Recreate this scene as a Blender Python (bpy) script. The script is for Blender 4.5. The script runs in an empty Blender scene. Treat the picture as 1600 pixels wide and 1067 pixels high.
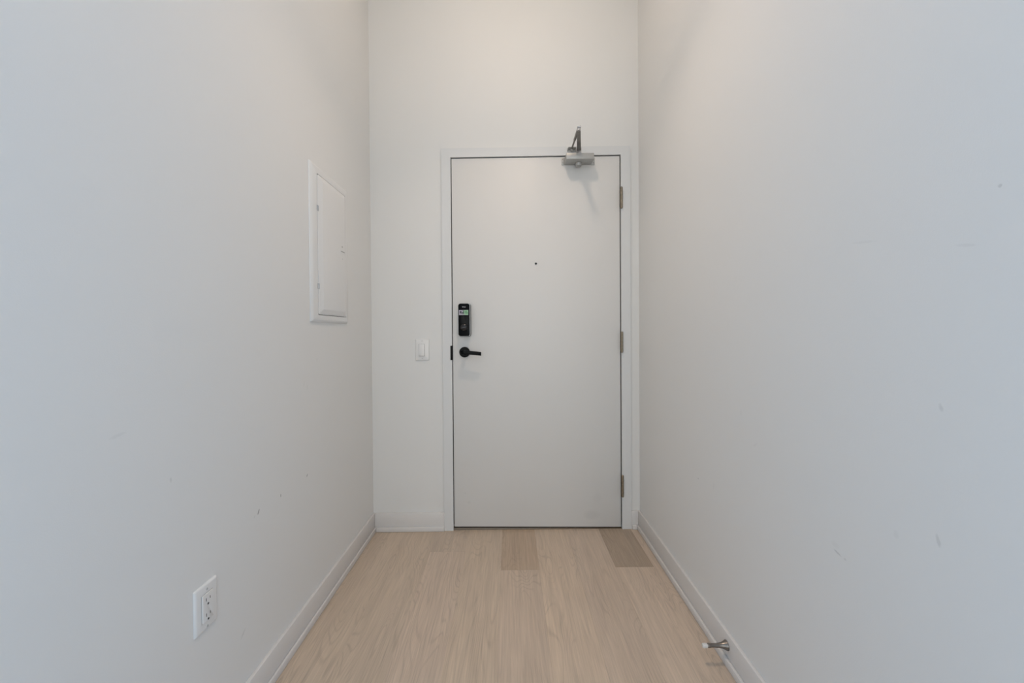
import bpy, bmesh, math, random
from mathutils import Vector, Matrix

S = bpy.context.scene
C = S.collection
random.seed(7)

# ------------------------------------------------------------------ camera
CAM_D, CAM_H = 2.11297, 1.07129
ROLL, PITCH, YAW = -0.006877, -0.010122, -0.006177
def camera():
    cd = bpy.data.cameras.new('camera'); co = bpy.data.objects.new('camera', cd); C.objects.link(co)
    cd.sensor_width = 36; cd.sensor_fit = 'HORIZONTAL'
    cd.lens = 610 / 1600 * 36
    cd.shift_y = -8.36 / 1600
    cd.clip_start = 0.02
    cy, sy, cp, sp = math.cos(YAW), math.sin(YAW), math.cos(PITCH), math.sin(PITCH)
    f = Vector((-sy * cp, cy * cp, sp)); r = Vector((cy, sy, 0)); u = r.cross(f)
    r2 = r * math.cos(ROLL) + u * math.sin(ROLL); u2 = -r * math.sin(ROLL) + u * math.cos(ROLL)
    m = Matrix((r2, u2, -f)).transposed().to_4x4()
    m.translation = Vector((0, -CAM_D, CAM_H))
    co.matrix_world = m
    S.camera = co
camera()

# ------------------------------------------------------------------ light and exposure
S.view_settings.view_transform = 'Standard'
S.view_settings.look = 'None'
S.view_settings.gamma = 1.0
S.view_settings.use_curve_mapping = False
S.view_settings.exposure = -0.16
w = bpy.data.worlds.new('sky'); S.world = w; w.use_nodes = True
bg = w.node_tree.nodes['Background']; bg.inputs[0].default_value = (0.62, 0.78, 1.0, 1); bg.inputs[1].default_value = 0.4

LAMP = (0.03, -0.85, 2.90)      # dome of the flush ceiling lamp; it is built, and glows, at the end of the script
LAMP_GLOW, LAMP_COL = 68.0, (1.0, 0.785, 0.61)
def area(name, loc, rot, sx, sy, power, col, shape='RECTANGLE'):
    l = bpy.data.lights.new(name, 'AREA'); l.shape = shape; l.size = sx
    if shape == 'RECTANGLE': l.size_y = sy
    l.energy = power; l.color = col
    o = bpy.data.objects.new(name, l); o.location = loc; o.rotation_euler = rot; C.objects.link(o)
    return o
# extra disc light added under the lamp to brighten the floor and ledges
down = area('added_down_fill', (LAMP[0], LAMP[1], 2.780), (0, 0, 0), 0.09, 0.09, 3.5, LAMP_COL, 'DISK')
down.data.spread = math.radians(104)
# daylight by the rear window; blue side lights added to brighten the near walls
area('window_daylight', (-0.1, -5.84, 1.45), (math.radians(90), 0, 0), 3.0, 1.9, 56, (1.0, 0.99, 0.93))
area('added_side_fill_left', (-2.49, -3.9, 1.45), (math.radians(90), 0, math.radians(-90)), 2.2, 1.9, 57, (.36, .64, 1.0))
area('added_side_fill_right', (2.39, -3.9, 1.45), (math.radians(90), 0, math.radians(90)), 2.2, 1.9, 57, (.36, .64, 1.0))

# ------------------------------------------------------------------ helpers
def link(name, bm, mats, parent=None, smooth=False, loc=None):
    me = bpy.data.meshes.new(name)
    bmesh.ops.recalc_face_normals(bm, faces=bm.faces[:])
    bm.to_mesh(me); bm.free()
    if not isinstance(mats, (list, tuple)): mats = [mats]
    for m in mats: me.materials.append(m)
    if smooth:
        for p in me.polygons: p.use_smooth = True
        try: me.set_sharp_from_angle(angle=math.radians(38))
        except Exception: pass
    o = bpy.data.objects.new(name, me); C.objects.link(o)
    if parent is not None: o.parent = parent
    if loc is not None: o.location = loc
    return o
def tag(o, label=None, cat=None, group=None, kind=None):
    if label: o['label'] = label
    if cat: o['category'] = cat
    if group: o['group'] = group
    if kind: o['kind'] = kind
    return o
def box(bm, x0, x1, y0, y1, z0, z1, bev=0.0, seg=2, mi=0):
    r = bmesh.ops.create_cube(bm, size=1)
    vs = r['verts']
    for v in vs:
        v.co = Vector((x0 + (v.co.x + .5) * (x1 - x0), y0 + (v.co.y + .5) * (y1 - y0), z0 + (v.co.z + .5) * (z1 - z0)))
    fs = list({f for v in vs for f in v.link_faces})
    for f in fs: f.material_index = mi
    if bev > 0:
        es = list({e for v in vs for e in v.link_edges})
        bmesh.ops.bevel(bm, geom=es, offset=bev, segments=seg, profile=0.5, affect='EDGES', material=mi)
    return vs
def hexa(bm, pts, bev=0.0, seg=2):
    """8 points: bottom ring of 4, top ring of 4."""
    vs = [bm.verts.new(p) for p in pts]
    for q in ((0, 1, 2, 3), (4, 5, 6, 7), (0, 1, 5, 4), (1, 2, 6, 5), (2, 3, 7, 6), (3, 0, 4, 7)):
        bm.faces.new([vs[i] for i in q])
    if bev:
        bmesh.ops.bevel(bm, geom=list({e for v in vs for e in v.link_edges}), offset=bev, segments=seg, profile=.5, affect='EDGES')
def lathe(bm, prof, origin, axis, n=32, cap=True, mi=0):
    """prof: list of (radius, distance along axis)."""
    a = Vector(axis).normalized(); t = Vector((0, 0, 1)) if abs(a.z) < .9 else Vector((1, 0, 0))
    u = a.cross(t).normalized(); v = a.cross(u); o = Vector(origin); rings = []
    for r, h in prof:
        if r < 1e-6: rings.append([bm.verts.new(o + a * h)])
        else: rings.append([bm.verts.new(o + a * h + (u * math.cos(k * 2 * math.pi / n) + v * math.sin(k * 2 * math.pi / n)) * r) for k in range(n)])
    fs = []
    for A, B in zip(rings, rings[1:]):
        if len(A) == 1 and len(B) == 1: continue
        for k in range(n):
            j = (k + 1) % n
            if len(A) == 1: fs.append(bm.faces.new((A[0], B[k], B[j])))
            elif len(B) == 1: fs.append(bm.faces.new((A[k], B[0], A[j])))
            else: fs.append(bm.faces.new((A[k], B[k], B[j], A[j])))
    if cap:
        if len(rings[0]) > 1: fs.append(bm.faces.new(rings[0]))
        if len(rings[-1]) > 1: fs.append(bm.faces.new(rings[-1]))
    for f in fs: f.material_index = mi
def rrect(w, h, r, n=6):
    pts = []
    for cx, cz, a0 in ((w / 2 - r, h / 2 - r, 0), (-w / 2 + r, h / 2 - r, 90), (-w / 2 + r, -h / 2 + r, 180), (w / 2 - r, -h / 2 + r, 270)):
        for k in range(n + 1):
            a = math.radians(a0 + 90 * k / n); pts.append((cx + r * math.cos(a), cz + r * math.sin(a)))
    return pts
def loft(bm, layers, place, cap0=True, cap1=True, mi=0):
    """layers: (w, h, r, depth[, dx, dz]); place(x, z, depth) -> Vector."""
    rings = []
    for L in layers:
        dx, dz = (L[4], L[5]) if len(L) > 4 else (0, 0)
        rings.append([bm.verts.new(place(x + dx, z + dz, L[3])) for x, z in rrect(L[0], L[1], L[2])])
    fs = []
    for A, B in zip(rings, rings[1:]):
        n = len(A)
        for k in range(n): fs.append(bm.faces.new((A[k], A[(k + 1) % n], B[(k + 1) % n], B[k])))
    if cap0: fs.append(bm.faces.new(rings[0]))
    if cap1: fs.append(bm.faces.new(rings[-1]))
    for f in fs: f.material_index = mi
    return rings

# ------------------------------------------------------------------ materials
def mat(name, col, rough=0.5, metal=0.0, noise=0.0, nscale=40, bump=0.0, bscale=300, coat=0.0):
    m = bpy.data.materials.new(name); m.use_nodes = True; nt = m.node_tree; N = nt.nodes; L = nt.links
    b = N['Principled BSDF']; b.inputs['Roughness'].default_value = rough; b.inputs['Metallic'].default_value = metal
    b.inputs['Coat Weight'].default_value = coat
    tc = N.new('ShaderNodeTexCoord')
    nz = N.new('ShaderNodeTexNoise'); nz.inputs['Scale'].default_value = nscale; nz.inputs['Detail'].default_value = 3
    L.new(tc.outputs['Object'], nz.inputs['Vector'])
    mx = N.new('ShaderNodeMix'); mx.data_type = 'RGBA'
    c2 = tuple(max(0, c * (1 - noise)) for c in col)
    mx.inputs[6].default_value = (*col, 1); mx.inputs[7].default_value = (*c2, 1)
    L.new(nz.outputs['Fac'], mx.inputs[0]); L.new(mx.outputs[2], b.inputs['Base Color'])
    if bump:
        n2 = N.new('ShaderNodeTexNoise'); n2.inputs['Scale'].default_value = bscale; n2.inputs['Detail'].default_value = 2
        L.new(tc.outputs['Object'], n2.inputs['Vector'])
        bp = N.new('ShaderNodeBump'); bp.inputs['Strength'].default_value = bump; bp.inputs['Distance'].default_value = 0.001
        L.new(n2.outputs['Fac'], bp.inputs['Height']); L.new(bp.outputs['Normal'], b.inputs['Normal'])
    m['mix'] = mx.name
    return m

def add_marks(m, marks, plane):
    """Scuffs on a wall: plane 'YZ' or 'XZ'; marks = (a, z, ra, rz, angle_deg, amount)."""
    nt = m.node_tree; N = nt.nodes; L = nt.links; b = N['Principled BSDF']
    src = b.inputs['Base Color'].links[0].from_socket
    geo = N.new('ShaderNodeNewGeometry'); sp = N.new('ShaderNodeSeparateXYZ'); L.new(geo.outputs['Position'], sp.inputs[0])
    cb = N.new('ShaderNodeCombineXYZ')
    L.new(sp.outputs['Y' if plane == 'YZ' else 'X'], cb.inputs[0]); L.new(sp.outputs['Z'], cb.inputs[1])
    wn = N.new('ShaderNodeTexNoise'); wn.inputs['Scale'].default_value = 180; L.new(geo.outputs['Position'], wn.inputs['Vector'])
    total = None
    for a, z, ra, rz, ang, amt in marks:
        mp = N.new('ShaderNodeMapping'); mp.vector_type = 'TEXTURE'
        mp.inputs['Location'].default_value = (a, z, 0); mp.inputs['Rotation'].default_value = (0, 0, math.radians(ang))
        mp.inputs['Scale'].default_value = (ra, rz, 1); L.new(cb.outputs[0], mp.inputs[0])
        ln = N.new('ShaderNodeVectorMath'); ln.operation = 'LENGTH'; L.new(mp.outputs[0], ln.inputs[0])
        ad = N.new('ShaderNodeMath'); ad.operation = 'MULTIPLY_ADD'; L.new(wn.outputs['Fac'], ad.inputs[0]); ad.inputs[1].default_value = 0.8
        L.new(ln.outputs['Value'], ad.inputs[2])
        mr = N.new('ShaderNodeMapRange'); mr.inputs['From Min'].default_value = 0.9; mr.inputs['From Max'].default_value = 1.4
        mr.inputs['To Min'].default_value = amt; mr.inputs['To Max'].default_value = 0; L.new(ad.outputs[0], mr.inputs['Value'])
        if total is None: total = mr.outputs[0]
        else:
            s = N.new('ShaderNodeMath'); s.operation = 'MAXIMUM'; L.new(total, s.inputs[0]); L.new(mr.outputs[0], s.inputs[1]); total = s.outputs[0]
    mx = N.new('ShaderNodeMix'); mx.data_type = 'RGBA'; mx.inputs[7].default_value = (0.12, 0.12, 0.115, 1)
    L.new(total, mx.inputs[0]); L.new(src, mx.inputs[6]); L.new(mx.outputs[2], b.inputs['Base Color'])

WALL = (0.80, 0.80, 0.785)
M_wall = mat('wall_paint', WALL, 0.55, noise=0.015, nscale=3, bump=0.12, bscale=500)
M_wall_l = mat('wall_paint_left', WALL, 0.55, noise=0.015, nscale=3, bump=0.12, bscale=500)
M_wall_r = mat('wall_paint_right', WALL, 0.55, noise=0.015, nscale=3, bump=0.12, bscale=500)
add_marks(M_wall_l, [(-0.9605, .5462, .010, .0035, 60, .6), (-.978, .540, .005, .003, 40, .12), (-.8482, .5475, .003, .006, 0, .6),
    (-.6832, .5524, .007, .004, 45, .5), (-1.2553, .7522, .003, .007, 0, .15), (-1.0332, .2398, .014, .004, 45, .16),
    (-.6976, .8888, .006, .016, -8, .05), (-.6756, .8741, .005, .012, 0, .04), (-.60, .97, .006, .010, 0, .05), (-1.37, .88, .020, .004, 10, .06)], 'YZ')
add_marks(M_wall_r, [(-.6603, .5186, .003, .003, 0, .5), (-1.2803, .5917, .011, .0025, 15, .22), (-1.30, .588, .004, .004, 0, .12), (-1.275, .606, .012, .008, 0, .04),
    (-.7704, .5322, .006, .016, 12, .05), (-1.4784, .7231, .004, .012, -14, .16), (-1.4813, .9432, .004, .009, -20, .13), (-1.4082, .6972, .006, .010, 0, .05),
    (-.9996, .743, .012, .003, -35, .07), (-1.516, 1.2002, .016, .003, 12, .06), (-1.557, 1.276, .003, .003, 0, .2), (-1.34, 1.245, .03, .003, 8, .05), (-.93, .82, .004, .012, 0, .04)], 'YZ')
M_ceil = mat('ceiling_paint', (0.82, 0.81, 0.79), 0.8, noise=0.02, nscale=5)
M_trim = mat('trim_paint', (0.75, 0.735, 0.72), 0.38, noise=0.02, nscale=12, bump=0.05)
M_frame = mat('door_frame_paint', (0.745, 0.755, 0.755), 0.42, noise=0.02, nscale=8, bump=0.05)
M_door = mat('door_paint', (0.75, 0.745, 0.73), 0.45, noise=0.03, nscale=2.5, bump=0.06, bscale=220)
add_marks(M_door, [(-.225, .150, .012, .010, 0, .05), (-.245, .20, .006, .006, 0, .05), (.44, .075, .05, .03, 0, .07), (.47, .17, .03, .03, 0, .03)], 'XZ')
M_panelw = mat('panel_enamel', (0.80, 0.80, 0.79), 0.38, noise=0.01, bump=0.04)
M_plast = mat('white_plastic', (0.80, 0.80, 0.79), 0.28, noise=0.01)
M_dark = mat('recess_shade', (0.015, 0.014, 0.013), 0.8)
M_seal_shade = mat('weather_seal', (0.02, 0.018, 0.017), 0.7)  # seal colour, darkened so the door gap reads as shade
M_thresh = mat('threshold_bronze', (0.16, 0.125, 0.09), 0.45, metal=0.4, noise=0.3, nscale=30)
M_black = mat('gloss_black', (0.003, 0.003, 0.0035), 0.22)
M_black.node_tree.nodes['Principled BSDF'].inputs['Specular IOR Level'].default_value = 0.10
M_turn = mat('thumb_turn_black', (0.05, 0.05, 0.052), 0.24, metal=0.8)
M_satblack = mat('satin_black', (0.004, 0.0045, 0.0045), 0.38)
M_satblack.node_tree.nodes['Principled BSDF'].inputs['Specular IOR Level'].default_value = 0.12
M_silver = mat('brushed_silver', (0.55, 0.55, 0.56), 0.35, metal=0.9, noise=0.1, nscale=200)
M_closer = mat('closer_aluminium_paint', (0.47, 0.47, 0.455), 0.42, metal=0.45, noise=0.12, nscale=60, bump=0.1)
M_arm = mat('closer_arm_steel', (0.31, 0.29, 0.265), 0.40, metal=0.7, noise=0.35, nscale=90)
M_hinge = mat('aged_nickel', (0.34, 0.29, 0.22), 0.36, metal=0.85, noise=0.35, nscale=120)
M_stop = mat('satin_nickel', (0.24, 0.22, 0.20), 0.30, metal=0.9, noise=0.1, nscale=90)
M_rubber = mat('white_rubber', (0.70, 0.68, 0.65), 0.7)
M_slot = mat('slot_shadow', (0.02, 0.02, 0.02), 0.6)
M_screw = mat('painted_screw', (0.62, 0.62, 0.61), 0.4, noise=0.1)
M_white = mat('white_print', (0.80, 0.80, 0.84), 0.5)
M_lilac = mat('sticker_lilac', (0.46, 0.43, 0.50), 0.4, noise=0.15, nscale=400)
M_green = mat('sticker_green', (0.30, 0.58, 0.34), 0.4, noise=0.15, nscale=400)
M_dgreen = mat('sticker_dark_green', (0.06, 0.20, 0.09), 0.4)
M_dink = mat('sticker_ink', (0.05, 0.045, 0.07), 0.4)
M_lens = mat('lens_glass', (0.01, 0.01, 0.012), 0.08)

def wood():
    m = bpy.data.materials.new('oak_vinyl_plank'); m.use_nodes = True; nt = m.node_tree; N = nt.nodes; L = nt.links
    b = N['Principled BSDF']
    tc = N.new('ShaderNodeTexCoord'); oi = N.new('ShaderNodeObjectInfo')
    off = N.new('ShaderNodeMath'); off.operation = 'MULTIPLY'; L.new(oi.outputs['Random'], off.inputs[0]); off.inputs[1].default_value = 37.0
    cb = N.new('ShaderNodeCombineXYZ'); L.new(off.outputs[0], cb.inputs[0]); L.new(off.outputs[0], cb.inputs[1]); L.new(off.outputs[0], cb.inputs[2])
    add = N.new('ShaderNodeVectorMath'); add.operation = 'ADD'; L.new(tc.outputs['Object'], add.inputs[0]); L.new(cb.outputs[0], add.inputs[1])
    def mapped(sx, sy):
        mp = N.new('ShaderNodeMapping'); mp.inputs['Scale'].default_value = (sx, sy, 1); L.new(add.outputs[0], mp.inputs[0]); return mp.outputs[0]
    def noise(vec, scale, detail=3, rough=.5, dist=0.0):
        n = N.new('ShaderNodeTexNoise'); n.inputs['Scale'].default_value = scale; n.inputs['Detail'].default_value = detail
        n.inputs['Roughness'].default_value = rough; n.inputs['Distortion'].default_value = dist; L.new(vec, n.inputs['Vector']); return n.outputs['Fac']
    def math_(op, a, bb=None, c=None):
        n = N.new('ShaderNodeMath'); n.operation = op
        for i, s in enumerate((a, bb, c)):
            if s is None: continue
            if isinstance(s, (int, float)): n.inputs[i].default_value = s
            else: L.new(s, n.inputs[i])
        return n.outputs[0]
    # cathedral figure: contour lines of a noise stretched along the plank
    base = noise(mapped(1, 0.15), 6.5, 2.0, .45, .4)
    ringf = math_('MULTIPLY', base, 34.0)
    ring = math_('FRACT', ringf)
    tri = math_('ABSOLUTE', math_('SUBTRACT', ring, .5))          # 0..0.5
    line = N.new('ShaderNodeMapRange'); line.inputs['From Min'].default_value = 0.0; line.inputs['From Max'].default_value = .22
    line.inputs['To Min'].default_value = 1; line.inputs['To Max'].default_value = 0; line.interpolation_type = 'SMOOTHSTEP'; L.new(tri, line.inputs['Value'])
    gate = noise(mapped(1, .4), 7.0, 2)
    gm = N.new('ShaderNodeMapRange'); gm.inputs['From Min'].default_value = .36; gm.inputs['From Max'].default_value = .62; L.new(gate, gm.inputs['Value'])
    fig = math_('MULTIPLY', line.outputs[0], gm.outputs[0])
    fib = noise(mapped(1, 0.022), 330.0, 4, .6)                   # fine fibres
    fib2 = noise(mapped(1, 0.05), 70.0, 3, .55, .6)
    band = noise(mapped(1, .10), 12.0, 2)
    v = math_('MULTIPLY_ADD', math_('SUBTRACT', fib, .5), .50, 1.0)
    v = math_('MULTIPLY_ADD', math_('SUBTRACT', fib2, .5), .36, v)
    v = math_('MULTIPLY_ADD', math_('SUBTRACT', band, .5), .22, v)
    v = math_('MULTIPLY_ADD', fig, -.15, v)
    hs = N.new('ShaderNodeVectorMath'); hs.operation = 'SCALE'
    L.new(oi.outputs['Color'], hs.inputs[0]); L.new(v, hs.inputs['Scale'])
    # slight warm tint drift
    tint = N.new('ShaderNodeMix'); tint.data_type = 'RGBA'; tint.blend_type = 'MULTIPLY'
    tint.inputs[6].default_value = (1, 1, 1, 1); L.new(hs.outputs[0], tint.inputs[6]); tint.inputs[7].default_value = (1.0, .98, .95, 1)
    L.new(noise(mapped(1, .3), 9, 2), tint.inputs[0])
    L.new(tint.outputs[2], b.inputs['Base Color'])
    b.inputs['Roughness'].default_value = .42
    bp = N.new('ShaderNodeBump'); bp.inputs['Strength'].default_value = .25; bp.inputs['Distance'].default_value = .0006
    L.new(v, bp.inputs['Height']); L.new(bp.outputs['Normal'], b.inputs['Normal'])
    return m
M_wood = wood()
M_sub = mat('underlay', (0.10, 0.08, 0.06), 0.9)

# ------------------------------------------------------------------ room shell
XL, XR, CZ = -0.745, 0.703, 2.92
YE = -2.28          # end of the entry corridor
OL, OR_ = -0.3105, 0.6039            # door opening
OTL, OTR = 2.010, 2.0215             # top of the opening, left and right (it is a little out of square)
CL, CR = -0.3603, 0.6545             # outer edges of the steel frame
CTL, CTR = 2.0575, 2.0675
RX0, RX1, RY = -2.6, 2.5, -5.95

def structure(name, boxes, m, bev=0):
    bm = bmesh.new()
    for b_ in boxes: box(bm, *b_, bev=bev)
    return tag(link(name, bm, m), kind='structure')
T = .12
structure('wall_back', [(XL - T, CL - .0016, 0, T, -.02, CZ + .1), (CR + .0016, XR + T, 0, T, -.02, CZ + .1), (CL - .0016, CR + .0016, 0, T, CTL - .012, CZ + .1)], M_wall)
structure('wall_left', [(XL - T, XL, YE, 0, -.02, CZ + .1)], M_wall_l)
structure('wall_right', [(XR, XR + T, YE, 0, -.02, CZ + .1)], M_wall_r)
structure('ceiling', [(RX0 - T, RX1 + T, RY - T, T, CZ, CZ + .1)], M_ceil)
# living room behind the camera, where the daylight comes from
SY0, SY1, SZ0, SZ1 = -5.05, -2.75, .45, 2.45
for nm, xa, xb in (('wall_room_left', RX0 - T, RX0), ('wall_room_right', RX1, RX1 + T)):
    structure(nm, [(xa, xb, RY, SY0, -.02, CZ + .1), (xa, xb, SY1, YE, -.02, CZ + .1), (xa, xb, SY0, SY1, -.02, SZ0), (xa, xb, SY0, SY1, SZ1, CZ + .1)], M_wall)
structure('wall_room_front_left', [(RX0 - T, XL - T, YE, YE + T, -.02, CZ + .1)], M_wall)
structure('wall_room_front_right', [(XR + T, RX1 + T, YE, YE + T, -.02, CZ + .1)], M_wall)
WX0, WX1, WZ0, WZ1 = -1.7, 1.5, .45, 2.45
structure('wall_room_back', [(RX0 - T, WX0, RY - T, RY, -.02, CZ + .1), (WX1, RX1 + T, RY - T, RY, -.02, CZ + .1),
                            (WX0, WX1, RY - T, RY, -.02, WZ0), (WX0, WX1, RY - T, RY, WZ1, CZ + .1)], M_wall)
glass = bpy.data.materials.new('window_glass'); glass.use_nodes = True
gb = glass.node_tree.nodes['Principled BSDF']; gb.inputs['Transmission Weight'].default_value = 1; gb.inputs['Roughness'].default_value = 0; gb.inputs['IOR'].default_value = 1.45
def window(name, place, w_, z0, z1):
    """place(along, depth0, depth1) -> x0, x1, y0, y1 of a box; along = (a0, a1)"""
    bm = bmesh.new()
    for a0, a1, b0, b1 in ((0, w_, z0, z0 + .05), (0, w_, z1 - .05, z1), (0, .05, z0 + .05, z1 - .05), (w_ - .05, w_, z0 + .05, z1 - .05), (w_ / 2 - .025, w_ / 2 + .025, z0 + .05, z1 - .05)):
        box(bm, *place(a0, a1, .03, .09), b0, b1)
    o = tag(link(name, bm, M_trim), kind='structure')
    for a0, a1 in ((.05, w_ / 2 - .025), (w_ / 2 + .025, w_ - .05)):
        bm = bmesh.new(); box(bm, *place(a0, a1, .058, .064), z0 + .05, z1 - .05); link('pane', bm, glass, o)
window('window_1', lambda a0, a1, d0, d1: (WX0 + a0, WX0 + a1, RY - d1, RY - d0), WX1 - WX0, WZ0, WZ1)
window('added_window_left', lambda a0, a1, d0, d1: (RX0 - d1, RX0 - d0, SY0 + a0, SY0 + a1), SY1 - SY0, SZ0, SZ1)  # unseen side windows, added with their lights to fill the room
window('added_window_right', lambda a0, a1, d0, d1: (RX1 + d0, RX1 + d1, SY0 + a0, SY0 + a1), SY1 - SY0, SZ0, SZ1)

# ---- floor with single planks
bm = bmesh.new(); box(bm, RX0 - T, RX1 + T, RY - T, T, -.05, -.006)
floor = tag(link('floor', bm, M_sub), kind='structure')
PW, PL = 0.174, 1.22
BASE = (0.580, 0.476, 0.383)
first_joint = {0: None}
def plank(x0, x1, y0, y1, tone):
    bm = bmesh.new()
    g = .0001
    cx, cy = (x0 + x1) / 2, (y0 + y1) / 2
    box(bm, x0 + g - cx, x1 - g - cx, y0 + g - cy, y1 - g - cy, -.006, 0, bev=.00022, seg=1)
    o = link('plank', bm, M_wood, floor, loc=(cx, cy, 0))
    o.color = (BASE[0] * tone[0], BASE[1] * tone[1], BASE[2] * tone[2], 1)
seams0 = -.047
rng = random.Random(11)
jo = {4: -.352, 3: -.352, 0: -.365, -2: -.212}   # measured end joints by column (0 starts at x = -.047)
jo = {3: -.352, 0: -.365, -2: -.212}
for k in range(-15, 15):
    x0 = seams0 + PW * k; x1 = x0 + PW
    if x1 < RX0 or x0 > RX1: continue
    xa, xb = max(x0, RX0), min(x1, RX1)
    incorr = x1 > XL and x0 < XR
    if incorr: xa, xb = max(xa, XL - .004), min(xb, XR + .004)
    ytop = 0.005 if incorr else YE - .001
    if incorr and CL < (x0 + x1) / 2 < CR: ytop = 0.005
    j = jo.get(k, {-4: -1.05, -3: -1.12, -1: -1.13, 1: -.985, 2: -1.18}.get(k, -rng.uniform(.3, 1.2)))
    if not incorr:
        j = YE - rng.uniform(.3, 1.1)
    y = ytop; nexty = j; n = 0
    while y > RY:
        y2 = max(nexty, RY)
        t = rng.uniform(.97, 1.03); tone = (t, t * rng.uniform(.99, 1.005), t * rng.uniform(.98, 1.01))
        if n == 0 and k == 3: tone = (.70, .68, .65)
        if n == 0 and k == 0: tone = (.86, .815, .76)
        if n == 0 and k == -2: tone = (.92, .92, .92)
        if n == 0 and k == -3: tone = (.95, .95, .94)
        if n == 0 and k == 1: tone = (1.03, 1.02, 1.0)
        plank(xa, xb, y2, y, tone)
        y = y2; nexty = y2 - PL; n += 1
        if y <= RY + .001: break

# ------------------------------------------------------------------ baseboards with shoe strips
BH, SH = .0985, .0247
def board_profile(bm, inward, along0, along1, axis, wall, face, top, bev=.0015):
    if axis == 'y':
        box(bm, min(wall, face), max(wall, face), along0, along1, 0.0005, top, bev=bev, seg=2)
    else:
        box(bm, along0, along1, face, wall, 0.0005, top, bev=bev, seg=2)
def baseboard(name, axis, wall, face, sface, a0, a1, s0, s1):
    bm = bmesh.new(); board_profile(bm, 1, a0, a1, axis, wall, face, BH)
    o = tag(link(name, bm, M_trim, smooth=True), kind='structure')
    bm = bmesh.new(); board_profile(bm, 1, s0, s1, axis, face, sface, SH, bev=.002)
    link('shoe_molding', bm, M_trim, o, smooth=True)
    return o
baseboard('baseboard_left', 'y', XL, -.7335, -.7255, YE, -.0002, YE, -.0125)
baseboard('baseboard_right', 'y', XR, .6915, .6815, YE, -.0002, YE, -.0125)
baseboard('baseboard_back_left', 'x', 0, -.012, -.021, -.7333, CL - .0004, -.7253, CL + .001)
baseboard('baseboard_back_right', 'x', 0, -.012, -.021, CR + .0004, .6913, CR + .003, .6813)

# ------------------------------------------------------------------ steel door frame
FY = -.011
def quadpiece(name, pts, y0, y1, m, parent, bev=.0012):
    bm = bmesh.new(); hexa(bm, [(x, y0, z) for x, z in pts] + [(x, y1, z) for x, z in pts], bev, 2)
    return link(name, bm, m, parent)
bm = bmesh.new()
hexa(bm, [(OL, FY, OTL), (OR_, FY, OTR), (CR, FY, CTR), (CL, FY, CTL), (OL, .11, OTL), (OR_, .11, OTR), (CR, .11, CTR), (CL, .11, CTL)], 0)
frame = tag(link('trim_1', bm, M_frame), kind='structure')
quadpiece('jamb', [(CL, .0), (OL, .0), (OL, OTL), (CL, CTL)], FY, .11, M_frame, frame, 0)
quadpiece('jamb', [(OR_, .0), (CR, .0), (CR, CTR), (OR_, OTR)], FY, .11, M_frame, frame, 0)
# rebate stop and seal behind the leaf
quadpiece('door_stop', [(OL, .012), (OL + .016, .012), (OL + .016, OTL - .014), (OL, OTL)], .047, .11, M_frame, frame, 0)
quadpiece('door_stop', [(OR_ - .016, .012), (OR_, .012), (OR_, OTR), (OR_ - .016, OTR - .014)], .047, .11, M_frame, frame, 0)
quadpiece('door_stop', [(OL + .016, OTL - .016), (OR_ - .016, OTR - .016), (OR_, OTR), (OL, OTL)], .047, .11, M_frame, frame, 0)
bm = bmesh.new()
hexa(bm, [(OL + .0001, .0435, .012), (OL + .014, .0435, .012), (OL + .014, .0435, OTL - .002), (OL + .0001, .0435, OTL - .002), (OL + .0001, .047, .012), (OL + .014, .047, .012), (OL + .014, .047, OTL - .002), (OL + .0001, .047, OTL - .002)])
hexa(bm, [(OR_ - .014, .0435, .012), (OR_ - .0001, .0435, .012), (OR_ - .0001, .0435, OTR - .002), (OR_ - .014, .0435, OTR - .002), (OR_ - .014, .047, .012), (OR_ - .0001, .047, .012), (OR_ - .0001, .047, OTR - .002), (OR_ - .014, .047, OTR - .002)])
hexa(bm, [(OL + .014, .0435, OTL - .016), (OR_ - .014, .0435, OTR - .016), (OR_ - .014, .0435, OTR - .002), (OL + .014, .0435, OTL - .002), (OL + .014, .047, OTL - .016), (OR_ - .014, .047, OTR - .016), (OR_ - .014, .047, OTR - .002), (OL + .014, .047, OTL - .002)])
tag(link('weather_seal', bm, M_seal_shade, frame), 'dark seal in the gap around the door')
# dark filler put in the door gap to stand for its shade
GX0, GX1 = OL + .0038, OR_ - .0044
for q in ([(OL + .0001, .03), (GX0, .03), (GX0, OTL - .0042), (OL + .0001, OTL - .0001)],
          [(GX1, .02), (OR_ - .0001, .02), (OR_ - .0001, OTR - .0001), (GX1, OTR - .0044)],
          [(GX0, OTL - .0040), (GX1, OTR - .0044), (OR_ - .0001, OTR - .0001), (OL + .0001, OTL - .0001)]):
    quadpiece('gap_shade', q, .003, .036, M_seal_shade, frame, 0)
# threshold under the leaf
bm = bmesh.new()
hexa(bm, [(OL, -.004, .0002), (OR_, -.004, .0002), (OR_, .11, .0002), (OL, .11, .0002), (OL, .001, .0115), (OR_, .001, .0035), (OR_, .11, .0035), (OL, .11, .0115)])
tag(link('threshold', bm, M_thresh, frame), 'brown metal threshold strip')
# strike plate lip
bm = bmesh.new()
box(bm, -.3190, -.3096, FY - .0022, FY + .020, .9235, 1.0005, bev=.0009)
tag(link('strike_plate', bm, M_satblack, frame, smooth=True), 'black strike plate')

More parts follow.
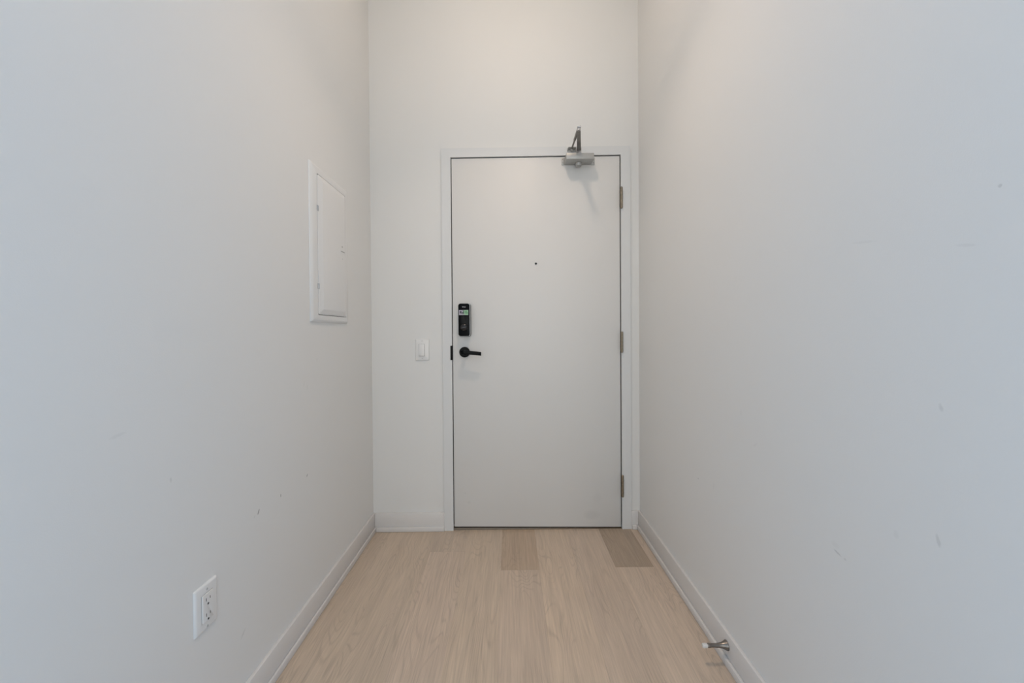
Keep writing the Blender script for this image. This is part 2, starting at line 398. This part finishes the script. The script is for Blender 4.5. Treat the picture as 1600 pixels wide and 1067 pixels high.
# ------------------------------------------------------------------ door leaf
DX0, DX1, DY0, DY1 = OL + .0042, OR_ - .0050, -.004, .040
ZBL, ZBR, ZTL, ZTR = .0190, .0090, OTL - .0045, OTR - .0050
bm = bmesh.new()
hexa(bm, [(DX0, DY0, ZBL), (DX1, DY0, ZBR), (DX1, DY0, ZTR), (DX0, DY0, ZTL), (DX0, DY1, ZBL), (DX1, DY1, ZBR), (DX1, DY1, ZTR), (DX0, DY1, ZTL)], .0016, 2)
door = tag(link('door_1', bm, M_door, smooth=True), kind='structure')

# peephole
bm = bmesh.new()
lathe(bm, [(.0085, -.0001), (.0085, .0012), (.0072, .0022), (.0062, .0022), (.0058, .0006)], (.1445, DY0, 1.440), (0, -1, 0), 32, cap=False)
ph = tag(link('peephole', bm, M_frame, door, smooth=True), 'small round peephole with dark lens')
bm = bmesh.new(); lathe(bm, [(.0062, 0), (.0058, .0012), (.003, .002), (0, .0023)], (.1445, DY0, 1.440), (0, -1, 0), 24, cap=False)
link('lens', bm, M_lens, ph, smooth=True)

# electronic deadbolt
lcx, lcz = -.2415, 1.1385
def lp(x, z, d): return Vector((lcx + x, DY0 - d, lcz + z))
bm = bmesh.new()
loft(bm, [(.069, .1775, .015, 0), (.070, .179, .0155, .004), (.069, .178, .015, .014), (.067, .1765, .0145, .018)], lp, cap1=True)
lock = tag(link('deadbolt_lock', bm, M_satblack, door, smooth=True), 'black electronic deadbolt cover with rounded corners')
bm = bmesh.new()
loft(bm, [(.066, .1755, .014, .0178), (.0665, .176, .014, .020), (.0645, .1745, .0135, .0275)], lp)
tag(link('bezel', bm, M_silver, lock, smooth=True), 'thin silver bezel of the lock')
bm = bmesh.new()
loft(bm, [(.0610, .1735, .0125, .0272), (.0606, .1730, .0125, .0350), (.0580, .1705, .0120, .0375), (.0545, .167, .011, .0382)], lp)
tag(link('face_cover', bm, M_black, lock, smooth=True), 'glossy black face of the lock')
bm = bmesh.new()     # round dish of the thumb turn
lathe(bm, [(.0200, .0379), (.0198, .0395), (.0186, .0425), (.0165, .0450), (.0135, .0470), (.009, .0483), (.004, .0489), (0, .0490)], (lcx + .0005, DY0, 1.0985), (0, -1, 0), 40, cap=False)
link('turn_dish', bm, M_turn, lock, smooth=True)
bm = bmesh.new()
ang = math.radians(11)
def tp(x, z, d): return Vector((lcx + .0005 + x * math.cos(ang) - z * math.sin(ang), DY0 - d, 1.0970 + x * math.sin(ang) + z * math.cos(ang)))
loft(bm, [(.036, .0125, .006, .0388), (.0355, .0120, .0058, .053), (.0335, .0095, .0045, .0565), (.030, .006, .0028, .0575)], tp)
tag(link('thumb_turn', bm, M_turn, lock, smooth=True), 'black oval thumb turn, slightly tilted')
# sticker with printed marks
def flat(bm, x0, x1, z0, z1, d, mi):
    vs = [bm.verts.new((x, DY0 - d, z)) for x, z in ((x0, z0), (x1, z0), (x1, z1), (x0, z1))]
    f = bm.faces.new(vs); f.material_index = mi
bm = bmesh.new()
sx0, sx1, sz0, sz1 = -.2675, -.2178, 1.1640, 1.1905
box(bm, sx0, sx1, DY0 - .0386, DY0 - .0381, sz0, sz1, mi=0)
xm = sx0 + (sx1 - sx0) * .60
flat(bm, xm, sx1 - .0006, sz0 + .0008, sz1 - .0006, .0388, 1)
for a in ((.08, .26, .34, .76, 3), (.22, .50, .30, .42, 3), (.28, .48, .44, .58, 3), (.12, .30, .70, .80, 3), (.38, .56, .14, .22, 2), (.46, .58, .30, .88, 2), (.36, .52, .84, .92, 2),
          (.68, .90, .70, .82, 2), (.68, .75, .28, .70, 2), (.80, .92, .28, .58, 2)):
    flat(bm, sx0 + (sx1 - sx0) * a[0], sx0 + (sx1 - sx0) * a[1], sz0 + (sz1 - sz0) * a[2], sz0 + (sz1 - sz0) * a[3], .0390, a[4])
tag(link('sticker', bm, [M_lilac, M_green, M_dgreen, M_dink], lock), 'lilac and green printed sticker')
# small white lettering above the sticker
tcu = bpy.data.curves.new('t', 'FONT'); tcu.body = 'Weiser'; tcu.size = .0062; tcu.align_x = 'CENTER'; tcu.align_y = 'CENTER'; tcu.extrude = .0001; tcu.offset = .00016
to = bpy.data.objects.new('t', tcu); C.objects.link(to)
dg = bpy.context.evaluated_depsgraph_get(); tme = bpy.data.meshes.new_from_object(to.evaluated_get(dg)); tme.name = 'lettering'
bpy.data.objects.remove(to)
tme.materials.clear(); tme.materials.append(M_white)
lt = bpy.data.objects.new('lettering', tme); C.objects.link(lt); lt.parent = lock
lt.rotation_euler = (math.radians(90), 0, 0); lt.location = (-.2405, DY0 - .0385, 1.2065)
tag(lt, 'tiny white lettering')

# lever handle
hcx, hcz = -.243, .9655
bm = bmesh.new()
lathe(bm, [(.0285, 0), (.0285, .0070), (.0275, .0085), (.0135, .0088), (.0115, .0105), (.0110, .040), (.0125, .0425)], (hcx, DY0, hcz), (0, -1, 0), 48)
lev = tag(link('lever_handle', bm, M_satblack, door, smooth=True), 'black lever handle with round rose')
bm = bmesh.new()
# lever: from the hub to the right, tip dips slightly
x0, x1 = -.2590, -.1505
za, zb = .9675, .9585
ya = DY0 - .053
def ring(x, z, y, h, t):
    return [(x, y - t, z - h), (x, y - t, z + h), (x, y + t, z + h), (x, y + t, z - h)]
secs = [(x0, za + .001, ya, 0.0096, .0050), (-.243, za + .0005, ya, .0108, .0100), (-.225, za - .001, ya, 0.0106, .0085), (-.195, (za + zb) / 2, ya - .002, 0.0098, .0055), (x1, zb, ya - .001, 0.0098, .0048)]
rings = [[bm.verts.new(p) for p in ring(*s)] for s in secs]
for A, B in zip(rings, rings[1:]):
    for k in range(4): bm.faces.new((A[k], A[(k + 1) % 4], B[(k + 1) % 4], B[k]))
bm.faces.new(rings[0]); bm.faces.new(rings[-1])
bmesh.ops.bevel(bm, geom=bm.edges[:], offset=.0016, segments=2, profile=.5, affect='EDGES')
link('lever', bm, M_satblack, lev, smooth=True)

# hinges
for hx, z0, z1 in ((.6046, 1.7313, 1.8462), (.6040, .9576, 1.0706), (.6046, .1771, .2954)):
    bm = bmesh.new()
    box(bm, hx - .0032, hx + .0018, -.0125, .030, z0 + .006, z1 - .006)
    h = tag(link('hinge', bm, M_hinge, door), 'aged nickel butt hinge')
    n = 5; hh = (z1 - z0 - .008) / n
    for i in range(n):
        bm = bmesh.new(); a = z0 + .004 + i * hh
        lathe(bm, [(.0062, a + .0003), (.0068, a + .0010), (.0068, a + hh - .0010), (.0062, a + hh - .0003)], (hx, -.0175, 0), (0, 0, 1), 20)
        if i == 0: lathe(bm, [(.0045, a - .004), (.0062, a - .002), (.0062, a + .0003)], (hx, -.0175, 0), (0, 0, 1), 20)
        if i == n - 1: lathe(bm, [(.0062, a + hh - .0003), (.0062, a + hh + .002), (.0045, a + hh + .004)], (hx, -.0175, 0), (0, 0, 1), 20)
        link('knuckle', bm, M_hinge, h, smooth=True)

# door closer
cx0, cx1, cz0, cz1, cd = .3005, .4455, 1.9680, 1.9990, .078
bm = bmesh.new()
box(bm, cx0, cx1, DY0 - cd, DY0 - .0005, cz0, cz1, bev=.003, seg=2)
closer = tag(link('door_closer', bm, M_closer, door, smooth=True), 'grey metal door closer with a folded arm')
for (a, b2) in ((cx0 - .0150, cx0 + .002), (cx1 - .002, cx1 + .0185)):
    bm = bmesh.new()
    box(bm, a, b2, DY0 - .0055, DY0 - .0001, cz0, 2.006, bev=.0015)
    fl = link('mounting_flange', bm, M_closer, closer, smooth=True)
    sxx = a + .0065 if a < cx0 else b2 - .0065
    for zz in (1.9775, 1.9965):
        bm = bmesh.new(); lathe(bm, [(.0028, .0054), (.0028, .0062), (.0012, .0068), (0, .0062)], (sxx, DY0, zz), (0, -1, 0), 16, cap=False)
        link('screw', bm, M_arm, closer, smooth=True)
bm = bmesh.new()
lathe(bm, [(.0175, .001), (.0175, -.004), (.0165, -.013), (.0140, -.0165), (.0075, -.0165), (.0065, -.014), (0, -.014)], (.3725, DY0 - .026, cz0), (0, 0, 1), 32, cap=False)
link('pinion_cap', bm, M_closer, closer, smooth=True)
bm = bmesh.new()
lathe(bm, [(.0095, -.001), (.0095, .010), (.0125, .012), (.0125, .044), (.010, .048)], (.3735, DY0 - .036, cz1), (0, 0, 1), 24)
tag(link('pinion', bm, M_silver, closer, smooth=True), 'silver pinion joint')
def bar(bm, p, q, wid0, wid1, th, bev=.0012):
    p, q = Vector(p), Vector(q); d = (q - p).normalized(); s = d.cross(Vector((0, 0, 1))).normalized()
    up = s.cross(d)
    pts = []
    for c, wd in ((p, wid0), (q, wid1)):
        pts += [c - s * wd - up * th, c + s * wd - up * th, c + s * wd + up * th, c - s * wd + up * th]
    hexa(bm, pts, bev)
P0 = (.3735, DY0 - .036, 2.030); P1 = (.3355, -.2520, 2.030)
bm = bmesh.new(); bar(bm, P0, P1, .0110, .0085, .0035)
tag(link('main_arm', bm, M_arm, closer, smooth=True), 'dark steel main arm pointing out from the door')
bm = bmesh.new()
lathe(bm, [(.0035, -.004), (.0085, -.0035), (.0085, .011), (.0060, .0130), (0, .0132)], (P1[0], P1[1], 2.030), (0, 0, 1), 24, cap=False)
bar(bm, (P1[0] + .003, P1[1] + .020, 2.0405), (P1[0], P1[1] - .012, 2.0405), .0085, .0085, .003)
tag(link('elbow_joint', bm, M_silver, closer, smooth=True), 'silver elbow joint of the arm')
P2 = (.3375, -.028, 2.0440)
bm = bmesh.new()
a_, b_ = Vector((P1[0], P1[1], 2.0405)), Vector(P2); dirv = (b_ - a_); ln = dirv.length
lathe(bm, [(.0055, .004), (.0068, .010), (.0068, ln * .55), (.0045, ln * .57), (.0042, ln)], a_, dirv, 16)
tag(link('forearm', bm, M_arm, closer, smooth=True), 'thin steel forearm rod')
bm = bmesh.new()
box(bm, .3150, .3640, FY - .0035, FY - .0002, 2.0360, 2.0530, bev=.001)
box(bm, .3190, .3600, FY - .0300, FY - .0040, 2.0465, 2.0500, bev=.001)
lathe(bm, [(.006, -.0115), (.0075, -.010), (.0075, .006), (.005, .008)], (P2[0], P2[1], 2.0450), (0, 0, 1), 20)
box(bm, .3150, .3185, FY - .0200, FY - .0030, 2.0380, 2.0500, bev=.0008)
tag(link('arm_bracket', bm, M_closer, closer, smooth=True), 'steel bracket fixed to the frame head')

# ------------------------------------------------------------------ electrical panel on the left wall
def on_left(y, z, d): return Vector((XL + d, y, z))
def thing(name, loc, label, cat):
    o = bpy.data.objects.new(name, None); C.objects.link(o); o.location = loc; o.empty_display_size = .05
    return tag(o, label, cat)
def local(bm, loc): bmesh.ops.translate(bm, verts=bm.verts[:], vec=-Vector(loc))
ploc = (XL, -.4862, 1.1155)
panel = thing('electrical_panel', ploc, 'white breaker panel cover with small door on left wall', 'electrical panel')
def plate_ring(bm, yo0, yo1, zo0, zo1, yi0, yi1, zi0, zi1, th, bw, r=.004):
    """picture-frame plate with a bevelled outside edge and an opening"""
    def rect(y0, y1, z0, z1, d): return [bm.verts.new(on_left(y, z, d)) for y, z in ((y0, z0), (y1, z0), (y1, z1), (y0, z1))]
    R = [rect(yo0, yo1, zo0, zo1, .0002), rect(yo0 + .001, yo1 - .001, zo0 + .001, zo1 - .001, .004), rect(yo0 + bw, yo1 - bw, zo0 + bw, zo1 - bw, th),
         rect(yi0, yi1, zi0, zi1, th), rect(yi0, yi1, zi0, zi1, .0002)]
    for A, B in zip(R, R[1:]):
        for k in range(4): bm.faces.new((A[k], A[(k + 1) % 4], B[(k + 1) % 4], B[k]))
    for k in range(4): bm.faces.new((R[-1][k], R[-1][(k + 1) % 4], R[0][(k + 1) % 4], R[0][k]))
    bmesh.ops.bevel(bm, geom=[e for e in bm.edges if abs(e.verts[0].co.x - e.verts[1].co.x) > .0015 and abs(e.verts[0].co.x - e.verts[1].co.x) < .2], offset=.0025, segments=2, profile=.5, affect='EDGES')
py0, py1, pz0, pz1 = -.6505, -.3220, 1.1155, 1.7195
dy0, dy1, dz0, dz1 = -.6035, -.3490, 1.1430, 1.6870
bm = bmesh.new()
plate_ring(bm, py0, py1, pz0, pz1, dy0, dy1, dz0, dz1, .0095, .008); local(bm, ploc)
link('cover_frame', bm, M_panelw, panel, smooth=True)
g = .0020
bm = bmesh.new(); box(bm, XL + .0002, XL + .0012, dy0, dy1, dz0, dz1); local(bm, ploc)
link('panel_gap_shade', bm, M_dark, panel)  # dark sheet put in for the shade seen through the panel door gap
bm = bmesh.new()
yc, zc = (dy0 + dy1) / 2, (dz0 + dz1) / 2
W_, H_ = dy1 - dy0 - 2 * g, dz1 - dz0 - 2 * g
def pp(x, z, d): return Vector((XL + d, yc + x, zc + z))
loft(bm, [(W_, H_, .008, .0082), (W_, H_, .008, .0100), (W_ - .003, H_ - .003, .0070, .0112), (W_ - .012, H_ - .012, .006, .0112), (W_ - .044, H_ - .040, .006, .0185), (W_ - .048, H_ - .044, .005, .0188)], pp)
local(bm, ploc)
pdoor = link('panel_door', bm, M_panelw, panel, smooth=True)
for hz in (1.5540, 1.2542):
    bm = bmesh.new()
    box(bm, XL + .0094, XL + .0125, -.6085, -.5965, hz - .0105, hz + .0105, bev=.0008)
    lathe(bm, [(.0022, hz - .0085), (.0022, hz + .0085)], (XL + .0125, dy0 + .0005, 0), (0, 0, 1), 12)
    local(bm, ploc)
    tag(link('hinge', bm, M_silver, pdoor, smooth=True), 'small metal hinge')
bm = bmesh.new()
box(bm, XL + .0180, XL + .0196, -.4230, -.3785, 1.4120, 1.4340, bev=.0006)
local(bm, ploc)
la = link('latch', bm, M_panelw, pdoor)
bm = bmesh.new()
box(bm, XL + .0195, XL + .0200, -.4200, -.3815, 1.4245, 1.4275)
local(bm, ploc)
M_lg = mat('latch_grey', (.25, .25, .24), .5)
tag(link('latch_slot', bm, M_lg, pdoor), 'grey slot of the latch')
for q in ((-.4075, -.4000, 1.4445, 1.4505), (-.4035, -.4005, 1.3935, 1.3965)):
    bm = bmesh.new(); box(bm, XL + .0187, XL + .0190, *q); local(bm, ploc)
    link('latch_mark', bm, M_lg, pdoor)

# ------------------------------------------------------------------ power outlet on the left wall
oloc = (XL, -1.1665, .3553)
outlet = thing('power_outlet', oloc, 'white double wall outlet low on the left wall', 'outlet')
ocy, ocz = -1.1665, .4110
def op(x, z, d): return Vector((XL + d, ocy + x, ocz + z))
bm = bmesh.new(); loft(bm, [(.0702, .1118, .003, .0001), (.0702, .1118, .003, .0018), (.0660, .1076, .003, .0046), (.0600, .1016, .003, .0056)], op); local(bm, oloc)
link('cover_plate', bm, M_plast, outlet, smooth=True)
bm = bmesh.new(); loft(bm, [(.0355, .0680, .001, .0055), (.0355, .0680, .001, .0056)], op); local(bm, oloc)
link('opening_gap', bm, mat('gap_grey', (.30, .30, .30), .6), outlet)
bm = bmesh.new(); loft(bm, [(.0338, .0664, .0015, .0050), (.0336, .0662, .0015, .0080), (.0322, .0648, .0012, .0086)], op); local(bm, oloc)
rec = link('receptacle', bm, M_plast, outlet, smooth=True)
for s_ in (1, -1):
    for dy_, dz_, wy, wz in ((-.0060, .0185 * s_ + .0008, .0016, .0075), (.0060, .0185 * s_ + .0008, .0016, .0060)):
        bm = bmesh.new(); y = ocy + dy_; z = ocz + dz_
        box(bm, XL + .0084, XL + .0088, y - wy / 2, y + wy / 2, z - wz / 2, z + wz / 2); local(bm, oloc)
        link('slot', bm, M_slot, rec)
    bm = bmesh.new(); lathe(bm, [(.0025, .0084), (.0025, .0088)], (XL, ocy, ocz + .0185 * s_ - .0115), (1, 0, 0), 16); local(bm, oloc)
    link('ground_hole', bm, M_slot, rec)
for z in (.0420, -.0480 + .0005):
    z = .0425 if z > 0 else -.0475
    bm = bmesh.new(); lathe(bm, [(.0030, .0054), (.0030, .0062), (.0018, .0068), (0, .0068)], (XL, ocy, ocz + z), (1, 0, 0), 20, cap=False); local(bm, oloc)
    box(bm, .0067, .0070, -.0003, .0003, ocz + z - oloc[2] - .0022, ocz + z - oloc[2] + .0022, mi=1)
    link('screw', bm, [M_screw, M_slot], outlet, smooth=True)

# ------------------------------------------------------------------ light switch on the back wall
scx, scz = -.4720, .9800
sloc = (scx, 0, scz - .057)
sw = thing('light_switch', sloc, 'white rocker light switch on back wall beside the door frame', 'light switch')
def sp_(x, z, d): return Vector((scx + x, -d, scz + z))
bm = bmesh.new(); loft(bm, [(.0735, .1160, .003, .0001), (.0735, .1160, .003, .0020), (.0690, .1115, .003, .0052), (.0630, .1055, .003, .0060)], sp_); local(bm, sloc)
link('cover_plate', bm, M_plast, sw, smooth=True)
bm = bmesh.new(); loft(bm, [(.0328, .0652, .001, .0058, -.0025, -.0017), (.0328, .0652, .001, .00605, -.0025, -.0017)], sp_); local(bm, sloc)
link('opening_gap', bm, bpy.data.materials['gap_grey'], sw)
bm = bmesh.new()
rw, rh = .0152, .0315
cxr, czr = scx - .0030 + .0005, scz - .0012
pts = [(cxr - rw, -.0060, czr - rh), (cxr + rw, -.0060, czr - rh), (cxr + rw, -.0060, czr + rh), (cxr - rw, -.0060, czr + rh),
       (cxr - rw, -.0125, czr - rh), (cxr + rw, -.0125, czr - rh), (cxr + rw, -.0072, czr + rh), (cxr - rw, -.0072, czr + rh)]
hexa(bm, pts, .0008); local(bm, sloc)
link('rocker', bm, M_plast, sw, smooth=True)
for z in (.0470, -.0470):
    bm = bmesh.new(); lathe(bm, [(.0028, .0058), (.0028, .0064), (.0016, .0070), (0, .0070)], (scx, 0, scz + z), (0, -1, 0), 20, cap=False); local(bm, sloc)
    link('screw', bm, M_screw, sw, smooth=True)

# ------------------------------------------------------------------ door stop on the right baseboard
dl = (.6915, -.8725, .0606)
ds = thing('door_stop', dl, 'brushed metal door stop with white tip on right baseboard', 'door stop')
bm = bmesh.new()
lathe(bm, [(.0150, 0), (.0152, .0015), (.0140, .0045), (.0110, .0100), (.0085, .0170), (.0068, .0260), (.0060, .0380), (.0058, .0520), (.0068, .0560), (.0070, .0620), (.0060, .0640)], (0, 0, 0), (-1, 0, 0), 40)
link('stem', bm, M_stop, ds, smooth=True)
bm = bmesh.new(); lathe(bm, [(.0062, .0638), (.0068, .0650), (.0068, .0760), (.0055, .0790), (0, .0800)], (0, 0, 0), (-1, 0, 0), 32, cap=False)
tag(link('bumper', bm, M_rubber, ds, smooth=True), 'white rubber bumper')

# ------------------------------------------------------------------ flush ceiling lamp before the door (lights the entry, just above the frame)
lloc = (LAMP[0], LAMP[1], CZ)
rl = thing('ceiling_light', lloc, 'round ceiling lamp with a small glowing globe before the door', 'ceiling light')
bm = bmesh.new(); lathe(bm, [(.075, -.0002), (.075, -.016), (.068, -.022), (0, -.022)], (0, 0, 0), (0, 0, 1), 48, cap=False)
link('base_ring', bm, M_plast, rl, smooth=True)
m = bpy.data.materials.new('lit_opal_glass'); m.use_nodes = True
b_ = m.node_tree.nodes['Principled BSDF']; b_.inputs['Base Color'].default_value = (.8, .8, .8, 1)
b_.inputs['Emission Color'].default_value = (*LAMP_COL, 1); b_.inputs['Emission Strength'].default_value = LAMP_GLOW
bm = bmesh.new(); lathe(bm, [(.040, -.0222), (.052, -.035), (.060, -.055), (.060, -.072), (.052, -.092), (.034, -.107), (.017, -.113), (0, -.115)], (0, 0, 0), (0, 0, 1), 32, cap=False)
link('dome', bm, m, rl, smooth=True)
